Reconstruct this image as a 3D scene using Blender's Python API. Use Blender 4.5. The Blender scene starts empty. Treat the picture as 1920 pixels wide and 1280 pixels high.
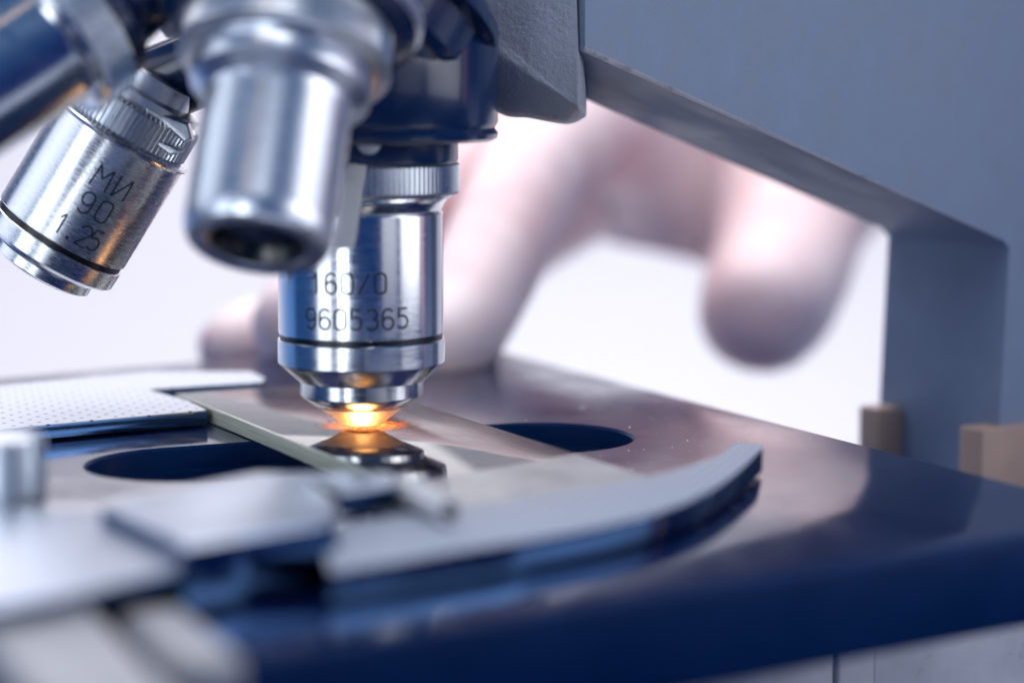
import bpy, bmesh, math, random
from mathutils import Vector, Matrix
random.seed(7)
S = 0.001                       # everything below is written in millimetres
R = math.radians
scn = bpy.context.scene
C = scn.collection

# ------------------------------------------------------------------ camera
FPX = 4200.0                    # focal length in photo pixels (1920 wide)
EYE = 43.0                      # eye height above the stage, mm
PITCH = math.atan((640 - 130) / FPX)
cam_d = bpy.data.cameras.new('camera')
cam = bpy.data.objects.new('camera', cam_d); C.objects.link(cam)
cam.location = (0, 0, EYE * S)
cam.rotation_euler = (math.pi / 2 - PITCH, 0, 0)
cam_d.sensor_width = 36; cam_d.lens = 36 * FPX / 1920
cam_d.clip_start = 0.005; cam_d.clip_end = 20
cam_d.dof.use_dof = True
cam_d.dof.focus_distance = 0.262
cam_d.dof.aperture_fstop = 10.5
cam_d.dof.aperture_blades = 0
scn.camera = cam

# ------------------------------------------------------------------ view, world, lamps
scn.render.engine = 'CYCLES'
scn.view_settings.view_transform = 'Standard'; scn.view_settings.look = 'None'
scn.view_settings.exposure = 0; scn.view_settings.gamma = 1
scn.view_settings.use_curve_mapping = False
scn.cycles.use_denoising = True
scn.cycles.max_bounces = 10; scn.cycles.glossy_bounces = 6; scn.cycles.transparent_max_bounces = 12
scn.cycles.caustics_reflective = False; scn.cycles.caustics_refractive = False
scn.cycles.sample_clamp_indirect = 6

w = bpy.data.worlds.new('World'); scn.world = w; w.use_nodes = True
nt = w.node_tree; bg = nt.nodes['Background']
tc = nt.nodes.new('ShaderNodeTexCoord'); sx = nt.nodes.new('ShaderNodeSeparateXYZ')
rp = nt.nodes.new('ShaderNodeValToRGB'); mr = nt.nodes.new('ShaderNodeMapRange')
nt.links.new(tc.outputs['Generated'], sx.inputs[0]); nt.links.new(sx.outputs['Z'], mr.inputs[0])
mr.inputs[1].default_value = -1; mr.inputs[2].default_value = 1
nt.links.new(mr.outputs[0], rp.inputs[0]); nt.links.new(rp.outputs[0], bg.inputs[0])
e = rp.color_ramp.elements
e[0].position = 0.35; e[0].color = (0.001, 0.012, 0.085, 1)
e[1].position = 0.75; e[1].color = (0.010, 0.060, 0.17, 1)
bg.inputs[1].default_value = 1.45

def area(name, loc, target, wd, ht, L, col=(1, 1, 1), spread=180):
    """rectangular lamp of radiance L, all lengths in mm"""
    d = bpy.data.lights.new(name, 'AREA'); d.shape = 'RECTANGLE'
    d.size = wd * S; d.size_y = ht * S
    d.energy = L * math.pi * wd * S * ht * S * 1.0
    d.color = col; d.spread = R(spread)
    o = bpy.data.objects.new(name, d); C.objects.link(o)
    o.location = Vector(loc) * S
    o.rotation_euler = (Vector(target) - Vector(loc)).to_track_quat('-Z', 'Y').to_euler()
    return o
area('overhead_softbox', (-60, 215, 520), (-20, 215, 0), 400, 300, 3.6, (1, .98, .99))
area('front_overhead_softbox', (10, -10, 520), (-20, 226, 30), 150, 300, 2.3, (.97, .98, 1))
area('warm_strip', (-150, -20, 500), (-25, 226, 30), 28, 260, 2.8, (1, .70, .42))
area('right_softbox', (170, 205, 58), (-17, 240, 52), 110, 116, .62, (.95, .96, 1), 90)
area('right_front_softbox', (118, 110, 58), (-17, 258, 52), 72, 116, .75, (.97, .97, 1))
area('front_right_fill', (350, 60, 160), (40, 270, 40), 160, 140, 4.2, (1, .97, .98))  # unseen lamp, added to brighten the arm's front plate
area('pink_strip', (186, 282, 90), (-17, 258, 60), 14, 200, 1.0, (1, .45, .42))
area('left_softbox', (-84, 72, 85), (-17, 258, 60), 46, 215, .5, (.88, .94, 1), 36)
area('left_strip', (-130, 150, 85), (-17, 258, 60), 60, 215, .38, (.86, .93, 1), 56)
area('left_side_softbox', (-155, 245, 88), (-48, 262, 30), 105, 85, .5, (.95, .97, 1), 110)
area('low_blue_fill', (-260, 420, -70), (60, 300, 40), 240, 200, .35, (.05, .34, 1))  # unseen blue lamp, added to turn the arm and hand undersides blue
area('blue_side_fill', (-420, 230, 60), (40, 290, 20), 420, 300, .07, (.05, .40, 1))  # unseen blue fill, added to tint the column's inner face
area('rear_overhead_softbox', (40, 590, 350), (10, 380, 20), 420, 240, 3.5, (1, .95, .96))
area('rear_left_fill', (-110, 640, 185), (60, 395, 60), 260, 190, 1.5, (1, .96, .97))  # unseen fill light, added to lift the hand
area('hand_fill', (70, 335, 105), (85, 460, 60), 70, 50, 1.8, (1, .93, .93), 120)  # unseen lamp added behind the arm to fill in the palm
area('backdrop_lamp', (-100, 560, 520), (0, 900, 40), 700, 260, 4.4, (1, .955, .95))

# ------------------------------------------------------------------ picture geometry helpers
CP, SP = math.cos(PITCH), math.sin(PITCH)
def ray(px, py):
    a = (px - 960) / FPX; b = (640 - py) / FPX
    return Vector((a, CP + b * SP, -SP + b * CP))
def onz(px, py, z):             # the point of the horizontal plane z that the photo shows at (px, py)
    d = ray(px, py); t = (z - EYE) / d.z
    return Vector((0, 0, EYE)) + d * t
def ony(px, py, y):             # the same for the upright plane at depth y
    d = ray(px, py); return Vector((0, 0, EYE)) + d * (y / d.y)
U = Vector((math.cos(R(31)), math.sin(R(31)), 0))       # along the stage front
V = Vector((-U.y, U.x, 0))                              # across the stage, away from us

# ------------------------------------------------------------------ materials
def mat(name):
    m = bpy.data.materials.new(name); m.use_nodes = True
    nt = m.node_tree; return m, nt, nt.nodes['Principled BSDF']
def node(nt, kind, **kw):
    n = nt.nodes.new(kind)
    for k, v in kw.items(): setattr(n, k, v)
    return n
def coords(nt, scale):
    t = node(nt, 'ShaderNodeTexCoord'); m = node(nt, 'ShaderNodeMapping')
    m.inputs['Scale'].default_value = scale
    nt.links.new(t.outputs['Object'], m.inputs[0]); return m.outputs[0]
def noise(nt, scale, detail=4, rough=.6):
    n = node(nt, 'ShaderNodeTexNoise'); n.inputs['Scale'].default_value = 1
    n.inputs['Detail'].default_value = detail; n.inputs['Roughness'].default_value = rough
    nt.links.new(coords(nt, scale), n.inputs['Vector']); return n.outputs['Fac']
def rng(nt, src, a, b, lo=.3, hi=.7):
    m = node(nt, 'ShaderNodeMapRange'); nt.links.new(src, m.inputs[0])
    m.inputs[1].default_value = lo; m.inputs[2].default_value = hi
    m.inputs[3].default_value = a; m.inputs[4].default_value = b
    return m.outputs[0]
def ramp(nt, src, stops):
    r = node(nt, 'ShaderNodeValToRGB'); nt.links.new(src, r.inputs[0])
    el = r.color_ramp.elements
    while len(el) < len(stops): el.new(.5)
    for k, (p, c) in enumerate(stops): el[k].position = p; el[k].color = (*c, 1)
    return r.outputs[0]
def bump(nt, b, src, dist, strength=1.0, prev=None):
    n = node(nt, 'ShaderNodeBump'); n.inputs['Distance'].default_value = dist * S
    n.inputs['Strength'].default_value = strength
    nt.links.new(src, n.inputs['Height'])
    if prev: nt.links.new(prev, n.inputs['Normal'])
    nt.links.new(n.outputs[0], b.inputs['Normal']); return n.outputs[0]

def metal(name, col, rough, brush=(600, 600, 9000), amt=.004, rr=.10):
    m, nt, b = mat(name)
    b.inputs['Metallic'].default_value = 1
    f = noise(nt, brush, 5, .65)
    nt.links.new(ramp(nt, f, [(.25, tuple(c * .86 for c in col)), (.75, col)]), b.inputs['Base Color'])
    nt.links.new(rng(nt, f, rough - rr * .5, rough + rr), b.inputs['Roughness'])
    bump(nt, b, f, amt, .6)
    return m
M_CHROME = metal('turned_chrome', (.78, .80, .83), .17, (500, 500, 6500), .0022, .08)
M_BRUSHED = metal('brushed_steel', (.78, .80, .84), .22, (700, 700, 7500), .0032, .14)
M_SATIN = metal('satin_steel', (.74, .77, .82), .32, (900, 900, 5000), .003, .1)
M_BRACKET = metal('bracket_steel', (.58, .64, .74), .36, (900, 900, 5000), .003, .1)
M_SHADESTEEL = metal('shaded_side_steel', (.05, .11, .25), .1, (900, 900, 5000), .002, .06)  # for side faces only: their shade is painted into this darker steel
M_SOFT = metal('polished_steel', (.66, .70, .77), .29, (500, 500, 5000), .0022, .08)
M_TIP = metal('fine_ground_steel', (.86, .84, .82), .42, (900, 900, 6000), .003, .1)
M_KNURL = metal('knurled_steel', (.62, .66, .72), .30, (900, 900, 2500), .003, .1)

def paint(name, col, rough, coat=0., orange=.006, osc=900, ior=1.5, var=.2, grit=None, rv=(.75, 1.3), scratch=0):
    m, nt, b = mat(name)
    f = noise(nt, (osc,) * 3, 3, .55); g = noise(nt, (130,) * 3, 5, .6)
    nt.links.new(ramp(nt, g, [(.3, tuple(c * (1 - var) for c in col)), (.7, col)]), b.inputs['Base Color'])
    nt.links.new(rng(nt, g, rough * rv[0], rough * rv[1]), b.inputs['Roughness'])
    b.inputs['Coat Weight'].default_value = coat; b.inputs['Coat Roughness'].default_value = .06
    b.inputs['IOR'].default_value = ior
    p = bump(nt, b, f, orange, 1)
    if grit: p = bump(nt, b, noise(nt, (grit[0],) * 3, 6, .7), grit[1], 1, p)
    if scratch: bump(nt, b, rng(nt, noise(nt, (2600, 45, 50), 3, .5), 0, 1, .66, .74), scratch, 1, p)
    return m
M_STAGE = paint('navy_stage_enamel', (.0012, .009, .055), .085, 0, .0038, 1100, 2.3, .2, None, (.45, 1.9), .0012)
M_STAGESIDE = paint('navy_edge_enamel', (.002, .024, .10), .4, 0, .004, 900, 1.18)
M_NAVY = paint('navy_gloss_enamel', (.003, .024, .095), .24, .25, .004, 300)
M_GREY = paint('blue_grey_hammer_paint', (.215, .28, .40), .5, 0, .016, 1300, 1.35, .16, (3600, .05))
M_CAST = paint('grey_rough_casting', (.40, .44, .53), .32, 0, .10, 600, 1.5, .25, (1900, .26))
M_BLACK = paint('black_groove_lacquer', (.002, .004, .012), .3, 0, .002)
M_PALE = paint('pale_painted_metal', (.60, .62, .67), .35, 0, .004)
M_BAR = paint('putty_grey_paint', (.48, .48, .50), .4, 0, .004)
M_WHITE = paint('white_enamel', (.82, .82, .84), .3, 0, .003)
M_BRASS = paint('worn_tan_metal', (.44, .31, .25), .5, 0, .01)
M_INK = paint('dark_engraved_fill', (.002, .006, .022), .6, 0, .001)

def dotted(name, col, pitch, rad):
    m, nt, b = mat(name)
    b.inputs['Metallic'].default_value = .1; b.inputs['Roughness'].default_value = .5; b.inputs['IOR'].default_value = 1.3
    t = node(nt, 'ShaderNodeTexCoord'); mp = node(nt, 'ShaderNodeMapping')
    mp.inputs['Rotation'].default_value = (0, 0, R(-14)); mp.inputs['Scale'].default_value = (1000,) * 3
    nt.links.new(t.outputs['Object'], mp.inputs[0])
    sp = node(nt, 'ShaderNodeSeparateXYZ'); nt.links.new(mp.outputs[0], sp.inputs[0])
    def mth(op, p, q):
        n = node(nt, 'ShaderNodeMath', operation=op)
        for i, v in enumerate((p, q)):
            if isinstance(v, (int, float)): n.inputs[i].default_value = v
            elif v is not None: nt.links.new(v, n.inputs[i])
        return n.outputs[0]
    px, py = pitch
    def lattice(ox, oy):
        fx = mth('MULTIPLY', mth('SUBTRACT', mth('FRACT', mth('ADD', mth('DIVIDE', sp.outputs['X'], px), ox), None), .5), px)
        fy = mth('MULTIPLY', mth('SUBTRACT', mth('FRACT', mth('ADD', mth('DIVIDE', sp.outputs['Y'], py), oy), None), .5), py)
        return mth('SQRT', mth('ADD', mth('MULTIPLY', fx, fx), mth('MULTIPLY', fy, fy)), None)
    k = rng(nt, mth('MINIMUM', lattice(0, 0), lattice(.5, .5)), 0, 1, rad * .75, rad * 1.15)
    nt.links.new(ramp(nt, k, [(0, (.05, .08, .15)), (1, col)]), b.inputs['Base Color'])
    bump(nt, b, k, .08, .8)
    return m
def worn():
    m, nt, b = mat('worn_paint_edge')
    f = noise(nt, (260,) * 3, 6, .75)
    nt.links.new(ramp(nt, f, [(.34, (.50, .54, .60)), (.46, (.88, .88, .90))]), b.inputs['Base Color'])
    b.inputs['Roughness'].default_value = .35; return m
M_WORN = worn()
M_DOT = dotted('dimpled_satin_aluminium', (.58, .61, .68), (2.0, 4.2), .27)
M_DOTFINE = dotted('dimpled_arc_steel', (.50, .55, .64), (1.3, 2.0), .25)

def skin():
    m, nt, b = mat('pale_skin')
    f = noise(nt, (38,) * 3, 5, .6)
    nt.links.new(ramp(nt, f, [(.32, (.70, .46, .47)), (.62, (.84, .70, .70))]), b.inputs['Base Color'])
    b.inputs['Roughness'].default_value = .5
    b.inputs['Subsurface Weight'].default_value = .25; b.inputs['Subsurface Scale'].default_value = .002
    b.inputs['Subsurface Radius'].default_value = (1, .4, .3)
    bump(nt, b, noise(nt, (500,) * 3, 5, .6), .05, 1)
    return m
M_SKIN = skin()

def glass_top():
    m = bpy.data.materials.new('slide_glass'); m.use_nodes = True; nt = m.node_tree
    for n in list(nt.nodes): nt.nodes.remove(n)
    out = node(nt, 'ShaderNodeOutputMaterial'); mix = node(nt, 'ShaderNodeMixShader')
    tr = node(nt, 'ShaderNodeBsdfTransparent'); gl = node(nt, 'ShaderNodeBsdfGlossy'); fr = node(nt, 'ShaderNodeFresnel')
    tr.inputs[0].default_value = (.84, .79, .74, 1)  # brown tint stands in for the hand reflected in the glass
    fr.inputs[0].default_value = 2.3
    f = noise(nt, (140, 420, 300), 6, .65)
    nt.links.new(rng(nt, f, .008, .03, .42, .8), gl.inputs['Roughness'])
    nt.links.new(fr.outputs[0], mix.inputs[0]); nt.links.new(tr.outputs[0], mix.inputs[1]); nt.links.new(gl.outputs[0], mix.inputs[2])
    # a thin uneven film of dirt, coloured brown to paint in the hand's reflection
    df = node(nt, 'ShaderNodeBsdfDiffuse'); df.inputs[0].default_value = (.46, .37, .33, 1)
    m2 = node(nt, 'ShaderNodeMixShader'); nt.links.new(rng(nt, f, .02, .17, .45, .8), m2.inputs[0])
    nt.links.new(mix.outputs[0], m2.inputs[1]); nt.links.new(df.outputs[0], m2.inputs[2])
    nt.links.new(m2.outputs[0], out.inputs[0]); return m
M_GLASS = glass_top()
def glass_under():
    m = bpy.data.materials.new('slide_glass_underside'); m.use_nodes = True; nt = m.node_tree
    for n in list(nt.nodes): nt.nodes.remove(n)
    out = node(nt, 'ShaderNodeOutputMaterial'); tr = node(nt, 'ShaderNodeBsdfTransparent')
    tr.inputs[0].default_value = (.93, .95, .94, 1); nt.links.new(tr.outputs[0], out.inputs[0]); return m
M_GUNDER = glass_under()
def glass_edge():
    m, nt, b = mat('cut_glass_edge')
    f = noise(nt, (60, 60, 3500), 4, .6)
    nt.links.new(ramp(nt, f, [(.3, (.34, .38, .31)), (.7, (.66, .66, .52))]), b.inputs['Base Color'])
    b.inputs['Roughness'].default_value = .22
    bump(nt, b, f, .03, .7); return m
M_GEDGE = glass_edge()
def frosted():
    m = bpy.data.materials.new('frosted_glass'); m.use_nodes = True; nt = m.node_tree
    b = nt.nodes['Principled BSDF']; out = nt.nodes['Material Output']
    b.inputs['Base Color'].default_value = (.74, .74, .74, 1); b.inputs['Roughness'].default_value = .3
    tr = node(nt, 'ShaderNodeBsdfTransparent'); mix = node(nt, 'ShaderNodeMixShader')
    f = noise(nt, (120,) * 3, 4, .6); nt.links.new(rng(nt, f, .45, .75), mix.inputs[0])
    nt.links.new(tr.outputs[0], mix.inputs[1]); nt.links.new(b.outputs[0], mix.inputs[2])
    nt.links.new(mix.outputs[0], out.inputs[0]); return m
M_FROST = frosted()
def smear():
    m = bpy.data.materials.new('dried_smear'); m.use_nodes = True; nt = m.node_tree
    for n in list(nt.nodes): nt.nodes.remove(n)
    out = node(nt, 'ShaderNodeOutputMaterial')
    tl = node(nt, 'ShaderNodeBsdfTranslucent'); df = node(nt, 'ShaderNodeBsdfDiffuse'); tr = node(nt, 'ShaderNodeBsdfTransparent')
    f = noise(nt, (900,) * 3, 6, .7); g = noise(nt, (3200,) * 3, 4, .6)
    nt.links.new(ramp(nt, g, [(.38, (.10, .035, .015)), (.5, (.75, .38, .18))]), tl.inputs[0])
    df.inputs[0].default_value = (.25, .15, .11, 1)
    a = node(nt, 'ShaderNodeMixShader'); a.inputs[0].default_value = .15
    nt.links.new(tl.outputs[0], a.inputs[1]); nt.links.new(df.outputs[0], a.inputs[2])
    t = node(nt, 'ShaderNodeTexCoord')
    ln = node(nt, 'ShaderNodeVectorMath', operation='LENGTH'); nt.links.new(t.outputs['Object'], ln.inputs[0])
    edge = rng(nt, ln.outputs['Value'], .95, 0, 2.6 * S, 6.2 * S)
    mu = node(nt, 'ShaderNodeMath', operation='MULTIPLY'); nt.links.new(edge, mu.inputs[0]); nt.links.new(rng(nt, f, 0, 1, .40, .58), mu.inputs[1])
    b = node(nt, 'ShaderNodeMixShader'); nt.links.new(mu.outputs[0], b.inputs[0])
    nt.links.new(tr.outputs[0], b.inputs[1]); nt.links.new(a.outputs[0], b.inputs[2])
    nt.links.new(b.outputs[0], out.inputs[0]); return m
M_SMEAR = smear()
def glow(name, col, st):
    m = bpy.data.materials.new(name); m.use_nodes = True; nt = m.node_tree
    b = nt.nodes['Principled BSDF']
    b.inputs['Base Color'].default_value = (.8, .8, .8, 1)
    b.inputs['Emission Color'].default_value = (*col, 1); b.inputs['Emission Strength'].default_value = st
    return m
M_LAMP = glow('lit_condenser_lens', (1, .45, .14), 5.0)
def white(name, col):
    m, nt, b = mat(name)
    f = noise(nt, (4, 4, 4), 3, .5)
    nt.links.new(ramp(nt, f, [(.3, tuple(c * .97 for c in col)), (.7, col)]), b.inputs['Base Color'])
    b.inputs['Roughness'].default_value = .8; return m
M_WALL = white('white_wall_paint', (.86, .85, .87))
def lensglass():
    m, nt, b = mat('coated_lens'); b.inputs['Base Color'].default_value = (.004, .012, .035, 1)
    b.inputs['Roughness'].default_value = .3; b.inputs['Coat Weight'].default_value = .15; return m
M_LENS = lensglass()

# ------------------------------------------------------------------ mesh helpers
def link(name, bm, m, parent=None, origin=None, mw=None, sharp=32, label=None):
    """bm in mm; world space unless mw (a 4x4 in mm) is given"""
    me = bpy.data.meshes.new(name)
    if origin is not None: bmesh.ops.translate(bm, verts=bm.verts, vec=-Vector(origin))
    bmesh.ops.scale(bm, verts=bm.verts, vec=(S, S, S))
    bm.normal_update(); bm.to_mesh(me); bm.free()
    for p in me.polygons: p.use_smooth = True
    me.set_sharp_from_angle(angle=R(sharp))
    for mm in (m if isinstance(m, (list, tuple)) else [m]): me.materials.append(mm)
    o = bpy.data.objects.new(name, me); C.objects.link(o)
    M = Matrix.Identity(4)
    if mw is not None: M = mw.copy(); M.translation = M.translation * S
    elif origin is not None: M = Matrix.Translation(Vector(origin) * S)
    if parent is not None:
        o.parent = parent
        pw = parent['_mw'] if '_mw' in parent else None
        pm = WM[parent.name]
        o.matrix_local = pm.inverted() @ M
    else: o.matrix_world = M
    WM[o.name] = M
    if label: o['label'] = label
    return o
WM = {}
def empty(name, loc, label, cat):
    o = bpy.data.objects.new(name, None); C.objects.link(o); o.empty_display_size = .01
    o.location = Vector(loc) * S; o['label'] = label; o['category'] = cat
    WM[o.name] = Matrix.Translation(Vector(loc) * S); return o

def lathe(bm, prof, n=128, cap0=True, cap1=True):
    rings = []
    for r, h in prof:
        rings.append([bm.verts.new((r * math.cos(2 * math.pi * k / n), r * math.sin(2 * math.pi * k / n), h)) for k in range(n)])
    for a, b in zip(rings, rings[1:]):
        for k in range(n):
            bm.faces.new((a[k], a[(k + 1) % n], b[(k + 1) % n], b[k]))
    if cap0: bm.faces.new(rings[0][::-1])
    if cap1: bm.faces.new(rings[-1])
    bmesh.ops.recalc_face_normals(bm, faces=bm.faces)
    return bm
def knurl(bm, r, h0, h1, teeth, depth=.35, inner=None):
    n = teeth * 4
    def rad(k): return r - (depth if k % 4 >= 2 else 0)
    def ring(h, dr): return [bm.verts.new(((rad(k) - dr) * math.cos(2 * math.pi * k / n), (rad(k) - dr) * math.sin(2 * math.pi * k / n), h)) for k in range(n)]
    rs = [ring(h0, depth * 1.2), ring(h0 + .35, 0), ring(h1 - .35, 0), ring(h1, depth * 1.2)]
    for a, b in zip(rs, rs[1:]):
        for k in range(n): bm.faces.new((a[k], a[(k + 1) % n], b[(k + 1) % n], b[k]))
    bm.faces.new(rs[0][::-1]); bm.faces.new(rs[-1])
    bmesh.ops.recalc_face_normals(bm, faces=bm.faces); return bm
def frame(tip, d):
    """local +Z runs from the tip back along -d, local +X faces the camera"""
    z = -Vector(d).normalized()
    x = (Vector((0, 0, EYE)) - Vector(tip)); x = (x - z * x.dot(z)).normalized()
    y = z.cross(x)
    m = Matrix((x, y, z)).transposed().to_4x4(); m.translation = Vector(tip); return m
def prism(bm, top, thick, bev=.0, mi_top=0, mi_side=0, holes=(), mi_bot=None, mi_bev=None):
    """outline of 3D points (top face), extruded straight down, rounded top and bottom rim of size bev"""
    n = len(top); top = [Vector(p) for p in top]
    ar = sum(top[k].x * top[(k + 1) % n].y - top[(k + 1) % n].x * top[k].y for k in range(n))
    if ar < 0: top = top[::-1]
    def inset(d):
        if d == 0: return [p.copy() for p in top]
        out = []
        for k in range(n):
            a, p, c = top[k - 1], top[k], top[(k + 1) % n]
            e1 = (p - a); e1.z = 0; e1.normalize(); e2 = (c - p); e2.z = 0; e2.normalize()
            n1 = Vector((-e1.y, e1.x, 0)); n2 = Vector((-e2.y, e2.x, 0))
            b = (n1 + n2); l = max(.35, 1 + n1.dot(n2)); out.append(p + b * (d / l))
        return out
    def loop(d, dz): return [bm.verts.new(p - Vector((0, 0, dz))) for p in inset(d)]
    lv = []
    if bev > 0:
        for k in range(4):
            a = k / 3 * math.pi / 2; lv.append((bev * (1 - math.sin(a)), bev * (1 - math.cos(a))))
        for k in range(4):
            a = k / 3 * math.pi / 2; lv.append((bev * (1 - math.cos(a)), thick - bev * (1 - math.sin(a))))
    else: lv = [(0, 0), (0, thick)]
    ls = [loop(*q) for q in lv]
    hl = []
    for hole in holes:
        hl.append([[bm.verts.new(Vector((p[0], p[1], top[0].z - dz))) for p in hole_l] for (hole_l, dz) in hole])
    for i, (a, b) in enumerate(zip(ls, ls[1:])):
        for k in range(n):
            f = bm.faces.new((a[k], b[k], b[(k + 1) % n], a[(k + 1) % n])); f.material_index = mi_side if i >= 3 else (mi_top if mi_bev is None else mi_bev)
    for h in hl:
        for a, b in zip(h, h[1:]):
            m = len(a)
            for k in range(m):
                f = bm.faces.new((a[k], a[(k + 1) % m], b[(k + 1) % m], b[k])); f.material_index = mi_side
    def fill(outer, inners, mi):
        es = []
        for lp in [outer] + inners:
            for k in range(len(lp)):
                e = bm.edges.get((lp[k], lp[(k + 1) % len(lp)]))
                es.append(e or bm.edges.new((lp[k], lp[(k + 1) % len(lp)])))
        r = bmesh.ops.triangle_fill(bm, use_beauty=True, edges=es)
        for g in r['geom']:
            if isinstance(g, bmesh.types.BMFace): g.material_index = mi
    if holes:
        fill(ls[0], [h[0] for h in hl], mi_top); fill(ls[-1], [h[-1] for h in hl], mi_side)
    else:
        f = bm.faces.new(ls[0]); f.material_index = mi_top; f = bm.faces.new(ls[-1][::-1]); f.material_index = mi_side if mi_bot is None else mi_bot
        bmesh.ops.triangulate(bm, faces=[f for f in bm.faces if len(f.verts) > 4])
    bmesh.ops.recalc_face_normals(bm, faces=bm.faces)
    return bm
def box(bm, o, a, b, c, bev=.3):
    """box from corner o along the vectors a, b, c"""
    o = Vector(o); a = Vector(a); b = Vector(b); c = Vector(c); v = []
    for i in (0, 1):
        for j in (0, 1):
            for k in (0, 1): v.append(bm.verts.new(o + a * i + b * j + c * k))
    fs = [bm.faces.new([v[q] for q in f]) for f in ((0, 1, 3, 2), (4, 6, 7, 5), (0, 4, 5, 1), (2, 3, 7, 6), (0, 2, 6, 4), (1, 5, 7, 3))]
    bmesh.ops.recalc_face_normals(bm, faces=fs)
    if bev: bmesh.ops.bevel(bm, geom=list({e for f in fs for e in f.edges}), offset=bev, segments=3, affect='EDGES', profile=.5)
    return bm
def smooth_line(pts, n):
    """Catmull-Rom through the points"""
    out = []; P = [pts[0]] + list(pts) + [pts[-1]]
    for i in range(1, len(P) - 2):
        for k in range(n):
            t = k / n; a, b, c, d = P[i - 1], P[i], P[i + 1], P[i + 2]
            out.append(.5 * ((2 * b) + (c - a) * t + (2 * a - 5 * b + 4 * c - d) * t * t + (3 * b - a - 3 * c + d) * t ** 3))
    out.append(P[-2]); return out

# ------------------------------------------------------------------ engraved lettering: single-stroke glyphs in a .6 x 1 cell
def arc(cx, cy, rx, ry, a0, a1, n=10):
    return [(cx + rx * math.cos(R(a0 + (a1 - a0) * k / n)), cy + ry * math.sin(R(a0 + (a1 - a0) * k / n))) for k in range(n + 1)]
ZERO = [(.0, .22)] + arc(.22, .22, .22, .22, 180, 270, 5) + [(.34, 0)] + arc(.34, .22, .22, .22, 270, 360, 5) + [(.56, .78)] + arc(.34, .78, .22, .22, 0, 90, 5) + [(.22, 1)] + arc(.22, .78, .22, .22, 90, 180, 5) + [(0, .22)]
NINE = arc(.28, .70, .28, .30, -10, 350, 18) + [(.56, .62), (.55, .35)] + arc(.28, .3, .27, .30, 0, -150, 10)
SIX = [(.56 - x, 1 - y) for x, y in NINE]
GL = {'0': [ZERO], '9': [NINE], '6': [SIX], '1': [[(.1, .72), (.3, 1), (.3, 0)]], '.': [[(.16, .02), (.30, .02)], [(.16, .08), (.30, .08)]],
      '5': [[(.52, 1), (.08, 1), (.04, .58)] + arc(.26, .33, .29, .31, 120, -145, 14)],
      '2': [arc(.28, .72, .27, .28, 170, -30, 10) + [(.0, 0), (.58, 0)]],
      '3': [arc(.26, .74, .25, .26, 150, -80, 10) + arc(.26, .27, .29, .28, 80, -150, 12)],
      '/': [[(.02, 0), (.54, 1)]],
      'M': [[(0, 0), (.05, 1), (.36, .45), (.67, 1), (.72, 0)]], 'И': [[(0, 1), (0, 0), (.6, 1), (.6, 0)]]}
def engrave(bm, text, rad, phi_c, h, size, pitch, wd=.2):
    """text round a cylinder of radius rad, centred on the angle phi_c (deg), baseline at height h"""
    def at(x, y): 
        a = R(phi_c) + x / rad; return Vector((math.cos(a), math.sin(a), 0)), Vector((-math.sin(a), math.cos(a), 0)), h + y
    for i, ch in enumerate(text):
        x0 = (i - (len(text) - 1) / 2) * pitch - .29 * size
        for st in GL[ch]:
            pts = []
            for (xa, ya), (xb, yb) in zip(st, st[1:]):
                m = max(1, int(math.hypot(xb - xa, yb - ya) * size / .25))
                pts += [(xa + (xb - xa) * k / m, ya + (yb - ya) * k / m) for k in range(m)]
            pts.append(st[-1]); rows = []
            for k, (x, y) in enumerate(pts):
                q = pts[min(k + 1, len(pts) - 1)]; p = pts[max(k - 1, 0)]
                t = Vector((q[0] - p[0], q[1] - p[1])); t = t.normalized() if t.length else Vector((1, 0))
                nn = Vector((-t.y, t.x)) * wd / 2; row = []
                for sgn, lift in ((1, -.05), (1, .012), (-1, .012), (-1, -.05)):
                    rr, tt, hh = at(x0 + x * size + sgn * nn.x, y * size + sgn * nn.y)
                    row.append(bm.verts.new(rr * (rad + lift) + Vector((0, 0, hh))))
                rows.append(row)
            for a, b in zip(rows, rows[1:]):
                for k in range(3): bm.faces.new((a[k], a[k + 1], b[k + 1], b[k]))
            bm.faces.new(rows[0][::-1]); bm.faces.new(rows[-1])
    bmesh.ops.recalc_face_normals(bm, faces=bm.faces); return bm

# ================================================================== the setting
bm = bmesh.new()
pf = [(420, -130), (620, -130)] + [(620 + 280 * math.sin(R(a)), 150 - 280 * math.cos(R(a))) for a in range(10, 91, 10)] + [(900, 1200)]
rows = [[bm.verts.new((x, y, z)) for x in (-1500, 1500)] for y, z in pf]
for a, b in zip(rows, rows[1:]): bm.faces.new((a[0], a[1], b[1], b[0]))
bd = link('backdrop', bm, M_WALL, sharp=60); bd['kind'] = 'structure'

# ================================================================== the microscope
AX = Vector((onz(679, 800, 2.0).x, onz(679, 800, 2.0).y, 0))      # foot of the upright objective's axis
scope = empty('microscope', (60, 300, -130), 'blue grey laboratory microscope with four steel objectives above a navy stage', 'microscope')

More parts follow.
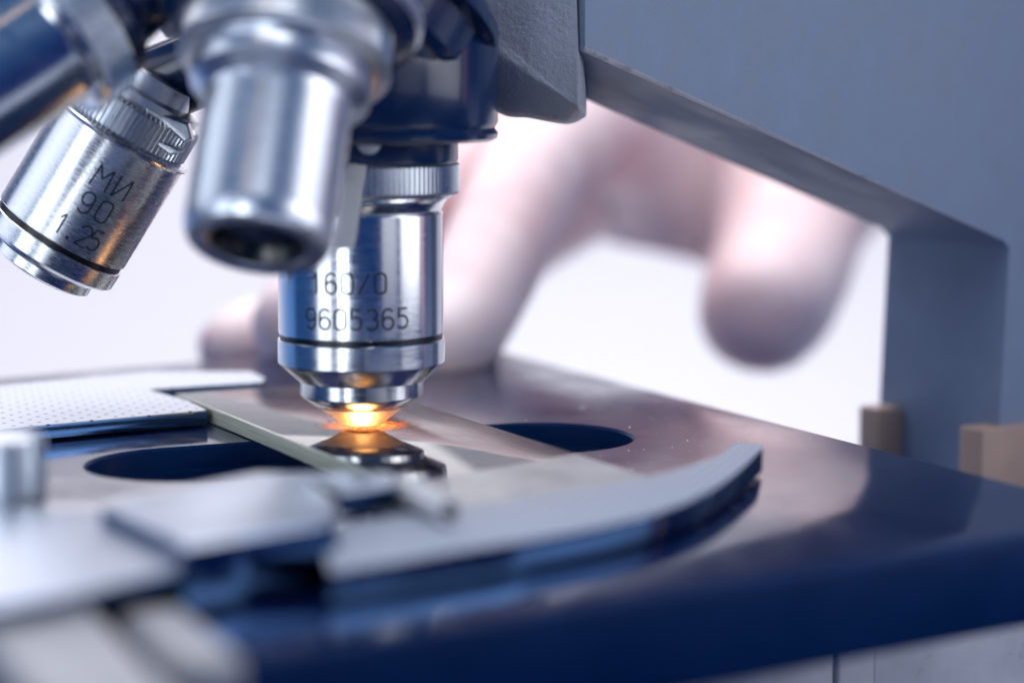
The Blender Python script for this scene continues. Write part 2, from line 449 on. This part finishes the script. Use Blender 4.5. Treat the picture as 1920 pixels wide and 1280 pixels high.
# ---- stage plate with its long slot
def stadium(c, half, r, n=20):
    pts = []
    for k in range(n + 1): a = -math.pi / 2 + math.pi * k / n; pts.append(c + U * (half + r * math.cos(a)) + V * (r * math.sin(a)))
    for k in range(n + 1): a = math.pi / 2 + math.pi * k / n; pts.append(c + U * (-half + r * math.cos(a)) + V * (r * math.sin(a)))
    return pts
cr = onz(2145, 968, 0)
br = onz(855, 637, 0)
fl = cr + (onz(600, 1212, 0) - onz(1920, 1002, 0)).normalized() * 185
bl = br + (onz(0, 708, 0) - br) * 1.35
slot_c = (onz(165, 882, 0) + onz(1168, 808, 0)) / 2
slot_half = (onz(165, 882, 0) - onz(1168, 808, 0)).length / 2
SU, SV = U, V
U2 = (onz(1168, 808, 0) - onz(165, 882, 0)).normalized()
U = U2; V = Vector((-U.y, U.x, 0))
sr = 11.0
hole = [(stadium(slot_c, slot_half - sr, sr + .25), 0), (stadium(slot_c, slot_half - sr, sr), .35), (stadium(slot_c, slot_half - sr, sr), 2.6),
        (stadium(slot_c, slot_half - sr, sr - .9), 2.9), (stadium(slot_c, slot_half - sr, sr - .9), 8.8)]
U, V = SU, SV
bm = prism(bmesh.new(), [fl, cr, br, bl], 8.8, .6, 0, 1, [hole], None, 1)
stage = link('stage', bm, [M_STAGE, M_STAGESIDE], scope, origin=slot_c)

# ---- condenser under the slot
bm = lathe(bmesh.new(), [(4.3, 0), (5.5, 0), (8.5, -3.4), (9.0, -4), (9.0, -16)], 64)
cond = link('condenser', bm, M_BLACK, scope, mw=Matrix.Translation(AX + Vector((0, 0, -8.5))))
bm = lathe(bmesh.new(), [(4.2, .02), (3.2, .5), (1.6, .75), (.3, .8)], 48)
link('condenser_lens', bm, M_LAMP, cond, mw=Matrix.Translation(AX + Vector((0, 0, -8.5))))

sl = bpy.data.lights.new('condenser_lamp', 'SPOT'); sl.spot_size = R(68); sl.spot_blend = .6; sl.shadow_soft_size = .002
sl.energy = .042; sl.color = (1, .45, .14)
so = bpy.data.objects.new('condenser_lamp', sl); C.objects.link(so); so.location = (AX + Vector((0, 0, -6.5))) * S; so.rotation_euler = (math.pi, 0, 0)

# ---- arm: front plate with an inclined lower edge, and the upright column, one casting
A0 = ony(1095, 95, 257)
def arm_uv(px, py):             # where the photo's ray meets the arm's side plane
    d = ray(px, py); n = Vector((0, 0, EYE)); t = (A0 - n).dot(V) / d.dot(V); return n + d * t
fr = [arm_uv(1097, -420), arm_uv(1097, 97), arm_uv(1880, 449), arm_uv(1893, 466), arm_uv(1871, 840)]
foot = fr[-1] + Vector((0, 0, -130 - fr[-1].z))
fr += [foot, foot + U * 60, foot + U * 60 + Vector((0, 0, 300))]
fr[0] = Vector((fr[1].x, fr[1].y, fr[-1].z))
def slab(bm, outline, ext, bev=.5):
    a = [bm.verts.new(p) for p in outline]; b = [bm.verts.new(p + ext) for p in outline]; n = len(a)
    f0 = bm.faces.new(a); f1 = bm.faces.new(b[::-1])
    for k in range(n): bm.faces.new((a[k], b[k], b[(k + 1) % n], a[(k + 1) % n]))
    bmesh.ops.recalc_face_normals(bm, faces=bm.faces)
    if bev:
        es = [e for e in bm.edges if (e in f0.edges or e in f1.edges)]
        bmesh.ops.bevel(bm, geom=es, offset=bev, segments=3, affect='EDGES', profile=.5)
    return bm
bm = slab(bmesh.new(), fr, V * 24, 0)
es = [e for e in bm.edges if all(abs((v.co - A0).dot(V)) < 1e-3 for v in e.verts) and any((v.co - fr[1]).length < 1e-3 for v in e.verts) and any((v.co - fr[2]).length < 1e-3 for v in e.verts)]
bmesh.ops.bevel(bm, geom=es, offset=.55, segments=2, affect='EDGES', profile=.5, material=1)
arm = link('arm', bm, [M_GREY, M_WORN], scope, origin=A0, sharp=40)
q = ony(1072, 88, 264); box(bm := bmesh.new(), q, U * 3.2, V * 14, Vector((0, 0, 90)), 0)
link('seam', bm, M_BLACK, arm)
# tan guide blocks low on the inner face of the column
ci = fr[4]
for (uo, vo, ul, vl, zt) in ((-4.2, -1.6, 11, 4.5, -3.4), (-4.6, 18.6, 4.4, 4.2, -3.3)):
    p = ci + U * uo + V * vo; p.z = zt - 40
    link('guide_block', box(bmesh.new(), p, U * ul, V * vl, Vector((0, 0, 40)), .3), M_BRASS, scope)
# pale lower housing under the stage, with upright seams
h0 = onz(1480, 1275, -16); q = onz(1480, 1275, -16); q.z = -130
bm = bmesh.new()
for k, (a, b) in enumerate(((0, 6.3), (6.6, 24.0), (24.3, 29.5), (29.8, 60))):
    box(bm, q + U * a + V * (22 + (k % 2) * .5), U * (b - a), V * 18, Vector((0, 0, 112)), .3)
link('lower_housing', bm, M_PALE, scope)

# ---- grey nose casting that carries the turret
def loft(bm, rows, close=True):
    vs = [[bm.verts.new(p) for p in r] for r in rows]
    n = len(vs[0])
    for a, b in zip(vs, vs[1:]):
        for k in range(n): bm.faces.new((a[k], a[(k + 1) % n], b[(k + 1) % n], b[k]))
    bm.faces.new(vs[0]); bm.faces.new(vs[-1][::-1])
    bmesh.ops.triangulate(bm, faces=[f for f in bm.faces if len(f.verts) > 4])
    bmesh.ops.recalc_face_normals(bm, faces=bm.faces); return bm
top = [(1079, -60), (1076, -500), (300, -500)]
n0 = [(560, -300), (700, -90), (800, 0), (870, 49), (940, 98), (990, 133), (1040, 168.5), (1068, 188), (1083, 198), (1090, 178), (1084, 100)] + top
n1 = [(560, -200), (700, 10), (800, 100), (870, 165), (940, 214), (990, 221), (1040, 230), (1068, 232), (1092, 222), (1099, 205), (1094, 100)] + top
def dense(l):
    v = smooth_line([Vector((x, y, 0)) for x, y in l[:11]], 6); return [(p.x, p.y) for p in v] + l[11:]
n1 = dense(n1); n0 = [n0[0]] and [(n0[min(k // 6, 10)][0] + (n0[min(k // 6 + 1, 10)][0] - n0[min(k // 6, 10)][0]) * (k % 6) / 6, n0[min(k // 6, 10)][1] + (n0[min(k // 6 + 1, 10)][1] - n0[min(k // 6, 10)][1]) * (k % 6) / 6) for k in range(61)] + n0[11:]
def mixrow(t, Y): return [ony(p[0] * (1 - t) + q[0] * t, p[1] * (1 - t) + q[1] * t, Y) for p, q in zip(n0, n1)]
bm = loft(bmesh.new(), [mixrow(t, Y) for t, Y in ((0, 257.5), (.05, 257.56), (.12, 257.75), (.3, 258.5), (.55, 259.6), (.78, 260.9), (.9, 261.8), (.97, 262.9), (1, 264.5), (1, 284))])
for f in bm.faces: f.material_index = 0
nose = link('nose_casting', bm, [M_CAST], scope, origin=ony(1000, 100, 262), sharp=50)

# ---- turret
APEX = AX + Vector((0, 0, 69)); TA = Vector((-.44, -.22, -.87)).normalized()
mt = frame(APEX, -TA)           # local +Z now runs down the turret axis
bm = lathe(bmesh.new(), [(9, 10), (23.0, 13.2), (24.2, 13.8), (24.4, 14.6), (22.5, 15.2), (22.5, 19.2), (21.8, 20.2), (20.6, 20.6), (12, 21.2)], 96)
tur = link('turret', bm, M_NAVY, scope, mw=mt)
bm = lathe(bmesh.new(), [(20.9, 19.9), (21.3, 20.7), (20.2, 21.4), (18.2, 21.5)], 96, False, False)
link('turret_rim', bm, M_SATIN, tur, mw=mt)
# boss above the upright objective, a glossy navy cylinder with a chamfered lip
mb = frame(AX + Vector((0, 0, 34.9)), (0, 0, -1))
bm = lathe(bmesh.new(), [(9.5, 1.2), (10.6, 1.0), (11.2, .25), (14.9, 0), (15.6, .35), (15.75, .9), (15.35, 1.5), (15.75, 2.2), (15.8, 13), (12, 20)], 96)
link('objective_boss', bm, M_NAVY, tur, mw=mb)
bm = lathe(bmesh.new(), [(9.4, -6.2), (9.4, -2.6), (11.0, -2.4), (11.2, -2.0), (11.2, 2.2), (9, 2.6)], 96)
link('mount_collar', bm, M_NAVY, tur, mw=mb)

def zat(y, Y): return ony(960, y, Y).z
# ---- the upright objective in use
k = 261 / FPX
ty = AX.y
zs = lambda y: zat(y, ty) - tz
tz = 2.0 + .45
mo = frame(AX + Vector((0, 0, tz)), (0, 0, -1))
hh = lambda y: zat(y, ty) - tz
prof = [(4.6, hh(761)), (5.05, hh(760.6)), (5.22, hh(759.6)), (5.3, hh(758)), (5.45, hh(757)), (6.9, hh(741)), (7.1, hh(737)), (7.1, hh(712)),
        (7.35, hh(711)), (9.35, hh(681)), (9.6, hh(676)), (9.6, hh(634)), (9.5, hh(632)), (9.1, hh(631.6)), (9.1, hh(623)), (9.42, hh(622.6)), (9.48, hh(621)),
        (9.48, hh(399)), (9.3, hh(396)), (9.2, hh(394)), (9.7, hh(378)), (10.2, hh(370)), (10.9, hh(365)), (11.0, hh(362))]
bm = lathe(bmesh.new(), prof, 160)
obj_main = link('objective', bm, M_CHROME, scope, mw=mo, sharp=25, label='upright steel objective lit orange at its tip')
bm = lathe(bmesh.new(), [(9.0, hh(632)), (9.36, hh(631.5)), (9.36, hh(623.3)), (9.0, hh(622.8))], 160, False, False)
link('groove_band', bm, M_BLACK, obj_main, mw=mo)
bm = knurl(bmesh.new(), 11.35, hh(363), hh(303), 110, .22)
link('knurled_ring', bm, M_KNURL, obj_main, mw=mo, sharp=20)
bm = lathe(bmesh.new(), [(1.9, .03), (2.2, .0), (2.45, .08), (4.95, hh(761.2)), (4.9, hh(760))], 128, False, False)
link('lens_mount', bm, M_TIP, obj_main, mw=mo)
bm = lathe(bmesh.new(), [(1.95, .25), (1.95, .02), (1.2, -.03), (.2, -.05)], 48, False, True)
link('front_lens', bm, M_LENS, obj_main, mw=mo)
bm = engrave(bmesh.new(), '9605365', 9.48, -3.4, hh(601), 2.25, 1.80, .26)
engrave(bm, '160/0', 9.48, -9.2, hh(536), 2.25, 1.85, .26)
link('engraving', bm, M_INK, obj_main, mw=mo)

# ---- objective pointing left, marked MИ 90 1.25
Yl = 262.0
kl = Yl / FPX * 1.003
lc = ony(230, 250, Yl); dimg = Vector((-.540, .842))
right = Vector((1, 0, 0)); up = Vector((0, SP, CP)); fwd = Vector((0, CP, -SP))
dl = (right * dimg.x - up * dimg.y + fwd * .13).normalized()
ml = frame(lc, dl)              # origin at the shoulder rim, tip at negative Z
g = lambda px: -px * kl
prof = [(4.0, g(307)), (5.0, g(304)), (5.6, g(300)), (5.9, g(297)), (5.9, g(280)), (6.1, g(278)), (7.5, g(267)), (7.75, g(263)), (7.8, g(231)), (7.7, g(229.6)), (7.4, g(229)), (7.4, g(218)), (7.7, g(217.4)), (7.78, g(216)),
        (7.78, g(6)), (7.9, g(4)), (8.15, g(2)), (8.2, g(-1)), (8.0, g(-4)), (7.0, g(-7)), (6.6, g(-8))]
LS = 1.06
prof = [(r * LS, h) for r, h in prof]
bm = lathe(bmesh.new(), prof, 160)
obj_left = link('objective', bm, M_BRUSHED, scope, mw=ml, sharp=25, label='tilted brushed steel objective engraved 90 and 1.25')
bm = lathe(bmesh.new(), [(7.8, g(229.2)), (8.0, g(228.8)), (8.0, g(218.2)), (7.8, g(217.8))], 160, False, False)
link('groove_band', bm, M_BLACK, obj_left, mw=ml)
bm = knurl(bmesh.new(), 7.8, g(-6), g(-70), 74, .3)
link('knurled_ring', bm, M_KNURL, obj_left, mw=ml, sharp=20)
bm = lathe(bmesh.new(), [(6.0, g(-70)), (6.0, g(-76)), (6.9, g(-77)), (6.9, g(-92)), (6.0, g(-94)), (5.2, g(-96)), (5.2, g(-128)), (4.6, g(-131))], 96)
link('mount_thread', bm, M_SATIN, obj_left, mw=ml)
bm = lathe(bmesh.new(), [(3.9, g(305)), (2.5, g(308)), (.3, g(310))], 48, False, True)
link('front_lens', bm, M_LENS, obj_left, mw=ml)
bm = engrave(bmesh.new(), 'MИ', 8.25, 13, g(92), 2.7, 2.75, .21)
engrave(bm, '90', 8.25, 12, g(145), 2.6, 2.25, .21)
engrave(bm, '1.25', 8.25, 11, g(200) + 0.0, 2.5, 1.45, .21)
link('engraving', bm, M_INK, obj_left, mw=ml)

pa, pb = ony(258, 172, 264), ony(470, 90, 262)
bm = lathe(bmesh.new(), [(3.2, 0), (4.4, .4), (4.6, 1), (4.6, (pa - pb).length)], 64)
link('objective_boss', bm, M_NAVY, tur, mw=frame(pa, (pa - pb)))

# ---- short wide-mouthed objective nearest us
ft = ony(482, 462, 215)
fd = -Vector((1.7, 9.4, 16.4)).normalized()
mf = frame(ft, fd); kf = 229 / FPX
FS = 216 / 226
mfs = mf @ Matrix.Scale(FS, 4)
prof = [(4.2, 3.0), (4.9, .9), (5.0, .3), (5.3, .05), (6.8, 0), (7.2, .25), (7.65, 1.3), (7.75, 2.3), (7.65, 15.2), (7.9, 16.2), (9.4, 17.6), (9.5, 18.2), (9.5, 20), (9.0, 21)]
bm = lathe(bmesh.new(), prof, 128)
obj_front = link('objective', bm, M_SOFT, scope, mw=mfs, sharp=28, label='wide mouthed objective nearest the viewer, out of focus')
bm = lathe(bmesh.new(), [(4.25, 2.9), (4.9, .85), (5.02, .28), (4.6, .8), (4.1, 3.2)], 96, False, False)
link('mouth_lining', bm, M_BLACK, obj_front, mw=mfs)
bm = lathe(bmesh.new(), [(4.25, 1.9), (3, 1.55), (1.4, 1.25), (.2, 1.2)], 64, False, True)
link('front_lens', bm, M_LENS, obj_front, mw=mfs)
bm = knurl(bmesh.new(), 11.0, 21.0, 25.5, 96, .3)
link('knurled_ring', bm, M_KNURL, obj_front, mw=mfs, sharp=20)
bm = lathe(bmesh.new(), [(9.2, 20.2), (10.6, 20.4), (11.2, 20.9), (11.2, 21.3), (9.8, 21.6)], 128)
link('shoulder_collar', bm, M_SATIN, obj_front, mw=mfs)
bm = lathe(bmesh.new(), [(9.5, 25), (12.6, 25.6), (13.6, 26.3), (13.8, 27.4), (13.4, 30), (12, 40)], 96)
link('objective_boss', bm, M_NAVY, tur, mw=mfs)
bm = lathe(bmesh.new(), [(13.4, 26.0), (13.9, 26.6), (14.0, 27.4), (13.6, 28.0)], 96, False, False)
link('boss_rim', bm, M_SATIN, tur, mw=mfs)

# ---- objective at the upper left, cut by the picture's edge
oc = ony(19, 114, 228); od = (right * -.74 - up * .58 - fwd * .34).normalized()
mu = frame(oc, od); ku = 238 / FPX
prof = [(3.6, -20), (5.6, -19), (7.2, -16), (7.35, -15.2), (7.35, 3.6), (7.6, 4.2), (8.9, 4.5), (9.2, 4.8), (9.3, 5.2), (9.0, 5.6), (8, 6)]
bm = lathe(bmesh.new(), prof, 128)
obj_up = link('objective', bm, M_CHROME, scope, mw=mu, sharp=28, label='blurred objective slanting out of the upper left corner')
bm = knurl(bmesh.new(), 9.2, 5.3, 9.2, 90, .25)
link('knurled_ring', bm, M_KNURL, obj_up, mw=mu, sharp=20)
bm = lathe(bmesh.new(), [(6, 9), (8.2, 9.2), (8.2, 11), (6.2, 12.5), (5, 20), (5, 34)], 96)
link('objective_boss', bm, M_NAVY, tur, mw=mu)
bm = lathe(bmesh.new(), [(3.4, -20.1), (2, -20.3), (.2, -20.4)], 48, False, True)
link('front_lens', bm, M_LENS, obj_up, mw=mu)
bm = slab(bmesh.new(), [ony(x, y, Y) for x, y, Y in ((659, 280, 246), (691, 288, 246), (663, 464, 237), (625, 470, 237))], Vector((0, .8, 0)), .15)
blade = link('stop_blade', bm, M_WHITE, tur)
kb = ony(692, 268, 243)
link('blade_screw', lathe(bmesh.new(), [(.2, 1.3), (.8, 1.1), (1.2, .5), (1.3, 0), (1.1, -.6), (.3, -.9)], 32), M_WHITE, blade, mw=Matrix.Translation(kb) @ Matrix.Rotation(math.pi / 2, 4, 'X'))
# small sprung detent plate between the two left-hand mounts
def plate(pts, Y, th, m, name, lab=None, bev=.25):
    bm = slab(bmesh.new(), [ony(x, y, Y) for x, y in pts], Vector((0, th, 0)), bev)
    return link(name, bm, m, tur, label=lab)
plate([(283, 38), (330, 20), (470, -30), (560, -40), (400, 60), (312, 72)], 250, 3, M_SATIN, 'detent_plate')
plate([(272, 200), (290, 193), (306, 215), (352, 232), (360, 262), (345, 268), (318, 243), (290, 240), (296, 262), (342, 285), (318, 292), (280, 262)], 256, 2.4, M_SATIN, 'detent_spring')

# ---- mechanical slide holder lying on the stage
hp = [(-90, 816), (0, 803.5), (388, 768), (352, 750), (276, 729), (380, 722), (490, 716), (497, 708), (470, 696), (281, 696), (0, 722), (-90, 731)]
bm = prism(bmesh.new(), [onz(x, y, 2.0) for x, y in hp], 1.8, .14, 0, 1)
holder = link('slide_holder', bm, [M_DOT, M_SHADESTEEL], scope, origin=onz(100, 770, 2), label='dimpled pale metal holder plate clamping the glass slide')
outer = [(1422, 833), (1427, 841), (1359, 899), (1281, 940), (1177, 972), (1021, 1003), (865, 1029), (708, 1055), (620, 1068)]
inner = [(1382, 828), (1333, 858), (1229, 890), (1099, 914), (969, 934), (838, 953), (656, 978), (590, 986)]
o3 = smooth_line([onz(x, y, 3.2) for x, y in outer], 8); i3 = smooth_line([onz(x, y, 3.2) for x, y in inner], 8)
bm = prism(bmesh.new(), o3 + i3[::-1], 2.7, .2, 0, 1)
link('spring_arm', bm, [M_DOTFINE, M_SHADESTEEL], holder, origin=onz(1000, 960, 3.2))
def zblock(name, pts, z, th, m, bev=.4, lab=None):
    bm = prism(bmesh.new(), [onz(x, y, z) for x, y in pts], th, bev, 0, 1)
    return link(name, bm, m, holder, label=lab)
zblock('clamp_block', [(188, 945), (480, 884), (565, 886), (630, 935), (632, 968), (600, 978), (345, 1020), (320, 1005)], 6.0, 5.5, [M_BRACKET, M_SHADESTEEL], .35)
zblock('clamp_jaw', [(560, 886), (735, 884), (742, 900), (742, 906), (640, 922)], 5.6, 2.3, [M_BRACKET, M_SHADESTEEL], .2)
zblock('bracket_plate', [(-120, 930), (60, 950), (180, 950), (320, 1010), (345, 1035), (335, 1062), (115, 1112), (-120, 1150)], 4.4, 1.3, [M_BRACKET, M_SHADESTEEL], .3)
# round peg along the slide's length with a dark bored end
p0, p1 = onz(752, 912, 4.6), onz(843, 958, 4.6)
mp = frame(p1, (p1 - p0)); Lp = (p1 - p0).length
bm = lathe(bmesh.new(), [(.75, .5), (.8, 0), (1.05, 0), (1.3, .25), (1.3, Lp - .9), (1.0, Lp - .3), (.5, Lp)], 48)
peg = link('locating_peg', bm, M_WHITE, holder, mw=mp)
bm = lathe(bmesh.new(), [(.79, -.03), (.5, .2), (.1, .3)], 32, False, True)
link('bored_end', bm, M_BLACK, peg, mw=mp)
# drive bars coming towards us and a knurled lock screw
def bar(name, a, b, wd, zt, th, bev):
    a = onz(*a, zt); b = onz(*b, zt); d = (b - a).normalized(); s = Vector((-d.y, d.x, 0))
    pts = [a + s * wd / 2, a - s * wd / 2, b - s * wd / 2, b - s * wd * .3 + d * wd * .25, b + s * wd * .3 + d * wd * .25, b + s * wd / 2]
    bm = prism(bmesh.new(), pts, th, bev); return link(name, bm, M_BAR, holder)
bar('drive_bar', (10, 1085), (240, 1345), 9.0, 2.6, 4, .9)
bar('drive_rod', (285, 1135), (392, 1225), 5.0, 2.2, 4, 1.2)
ks = onz(12, 968, 2.4)
mk = Matrix.Translation(ks)
bm = lathe(bmesh.new(), [(3.4, 0), (3.4, .6), (2.4, .8), (2.4, 1.2)], 48)
scr = link('lock_screw', bm, M_BLACK, holder, mw=mk)
link('screw_head', knurl(bmesh.new(), 3.6, 1.0, 7.4, 40, .2), M_KNURL, scr, mw=mk, sharp=20)

link('screw_top', lathe(bmesh.new(), [(3.3, 7.3), (3.25, 7.5), (2.9, 7.6)], 48, False, True), M_SATIN, scr, mw=mk)

# ================================================================== glass slide
a = onz(392, 767, 2.0); b = onz(665, 878, 2.0); dv = (a - b).normalized()
back_l = onz(328, 737, 2.0)
rr0 = onz(781, 753, 2.0); rr1 = onz(1200, 888, 2.0); dr = (rr0 - rr1).normalized()
du = Vector((dv.y, -dv.x, 0))
wid = 26.0
back_r = rr0 + dr * ((back_l - rr0).dot(dr))
fl_ = back_l - dv * 84; fr_ = back_r - dr * 84
bm = prism(bmesh.new(), [fl_ , fr_, back_r, back_l], 1.95, .28, 0, 1, (), 2, 1)
slide = link('glass_slide', bm, [M_GLASS, M_GEDGE, M_GUNDER], None, origin=(back_l + fr_) / 2)
slide['label'] = 'thin clear glass slide with greenish edge lying on the stage'; slide['category'] = 'microscope slide'
fa, fb = onz(775, 903, 2.02), onz(1045, 857, 2.02)
def isect(p, d, q, e):
    t = ((q.x - p.x) * e.y - (q.y - p.y) * e.x) / (d.x * e.y - d.y * e.x); return p + d * t
la = isect(fa, fb - fa, back_l, dv); lb = isect(fa, fb - fa, back_r, dr)
ins = (lb - la).normalized() * .3
bm = bmesh.new(); fz = Vector((0, 0, .02))
bm.faces.new([bm.verts.new(p + fz) for p in (la + ins, lb - ins, fr_ - ins, fl_ + ins)])
link('frosted_end', bm, M_FROST, slide)
bm = bmesh.new(); sc = AX + Vector((.6, 1.6, 2.04))
bm.faces.new([bm.verts.new(sc + Vector((6.4 * math.cos(2 * math.pi * k / 48), 6.4 * math.sin(2 * math.pi * k / 48), 0))) for k in range(48)])
link('specimen_smear', bm, M_SMEAR, slide, origin=sc)

# ================================================================== hand behind the slide
def hand():
    J = {}; E = []
    def j(n, px, py, Y, r): J[n] = (ony(px, py, Y), r)
    def ch(*ns): E.extend(zip(ns, ns[1:]))
    j('palm', 1330, 290, 470, 28); j('heel', 1560, 170, 490, 30); j('wrist', 1900, 40, 530, 28)
    j('fore', 2600, -160, 620, 34)
    ch('palm', 'heel', 'wrist', 'fore')
    # index finger reaching down to the far end of the slide
    j('i0', 1120, 210, 430, 14); j('i1', 985, 345, 380, 10.0); j('i2', 915, 500, 350, 9.0); j('i3', 850, 630, 330, 8.3); j('i4', 770, 690, 318, 6.9)
    ch('palm', 'i0', 'i1', 'i2', 'i3', 'i4')
    # thumb, passing behind the objectives
    j('t0', 1010, 230, 440, 14); j('t1', 800, 380, 395, 11); j('t2', 610, 560, 355, 9.2); j('t3', 520, 640, 340, 6.8)
    ch('palm', 't0', 't1', 't2', 't3')
    # middle finger tip beside it
    j('m0', 1140, 300, 460, 14); j('m1', 900, 480, 420, 10); j('m2', 620, 600, 380, 8.4); j('m3', 450, 640, 358, 6.6); j('m4', 385, 668, 352, 4.4)
    ch('palm', 'm0', 'm1', 'm2', 'm3', 'm4')
    # ring and little fingers curled under
    j('r0', 1270, 320, 485, 20); j('r1', 1210, 370, 500, 18)
    ch('palm', 'r0', 'r1')
    j('l0', 1490, 420, 440, 15.5); j('l1', 1462, 520, 415, 14.5); j('l2', 1430, 580, 392, 13); j('l3', 1408, 612, 380, 9.6)
    ch('palm', 'l0', 'l1', 'l2', 'l3')
    names = list(J); me = bpy.data.meshes.new('person')
    me.from_pydata([J[n][0] * S for n in names], [(names.index(a), names.index(b)) for a, b in E], [])
    o = bpy.data.objects.new('person', me); C.objects.link(o)
    sk = o.modifiers.new('skin', 'SKIN'); sk.use_smooth_shade = True
    for i, n in enumerate(names):
        v = me.skin_vertices[0].data[i]; v.radius = (J[n][1] * S, J[n][1] * S); v.use_root = (n == 'palm')
    ss = o.modifiers.new('sub', 'SUBSURF'); ss.levels = 2; ss.render_levels = 2
    dg = bpy.context.evaluated_depsgraph_get(); dg.update()
    ev = bpy.data.meshes.new_from_object(o.evaluated_get(dg)); ev.name = 'person'
    o.modifiers.clear(); o.data = ev
    for p in ev.polygons: p.use_smooth = True
    ev.materials.clear(); ev.materials.append(M_SKIN)
    o['label'] = 'blurred pale bare hand reaching down behind the lenses to hold the slide'; o['category'] = 'person'
    return o
hand()

# ================================================================== fine dust on the stage
bm = bmesh.new(); rnd = random.Random(3); nd = 0
while nd < 170:
    px, py = rnd.uniform(900, 1800), rnd.uniform(690, 1000)
    p = onz(px, py, 0)
    rel = p - br; a1 = (cr - br).normalized()
    if (rel.x * a1.y - rel.y * a1.x) < 1.5 or (p - slot_c).dot(U2) ** 2 < (slot_half + 1) ** 2 and abs((p - slot_c).dot(Vector((-U2.y, U2.x, 0)))) < sr + 1: continue
    if py > 905 + (1427 - px) * .42 + 40: continue
    nd += 1; r = rnd.choice((.05, .06, .07, .09, .14)); an = rnd.uniform(0, 6)
    vs = [bm.verts.new(p + Vector((r * rnd.uniform(.6, 1.3) * math.cos(an + k * 1.05), r * rnd.uniform(.6, 1.3) * math.sin(an + k * 1.05), .004))) for k in range(6)]
    tp = bm.verts.new(p + Vector((0, 0, r * .7)))
    for k in range(6): bm.faces.new((vs[k], vs[(k + 1) % 6], tp))
du = link('dust', bm, M_WHITE, None, origin=slot_c); du['kind'] = 'stuff'
du['label'] = 'pale specks of dust scattered over the navy stage'; du['category'] = 'dust'
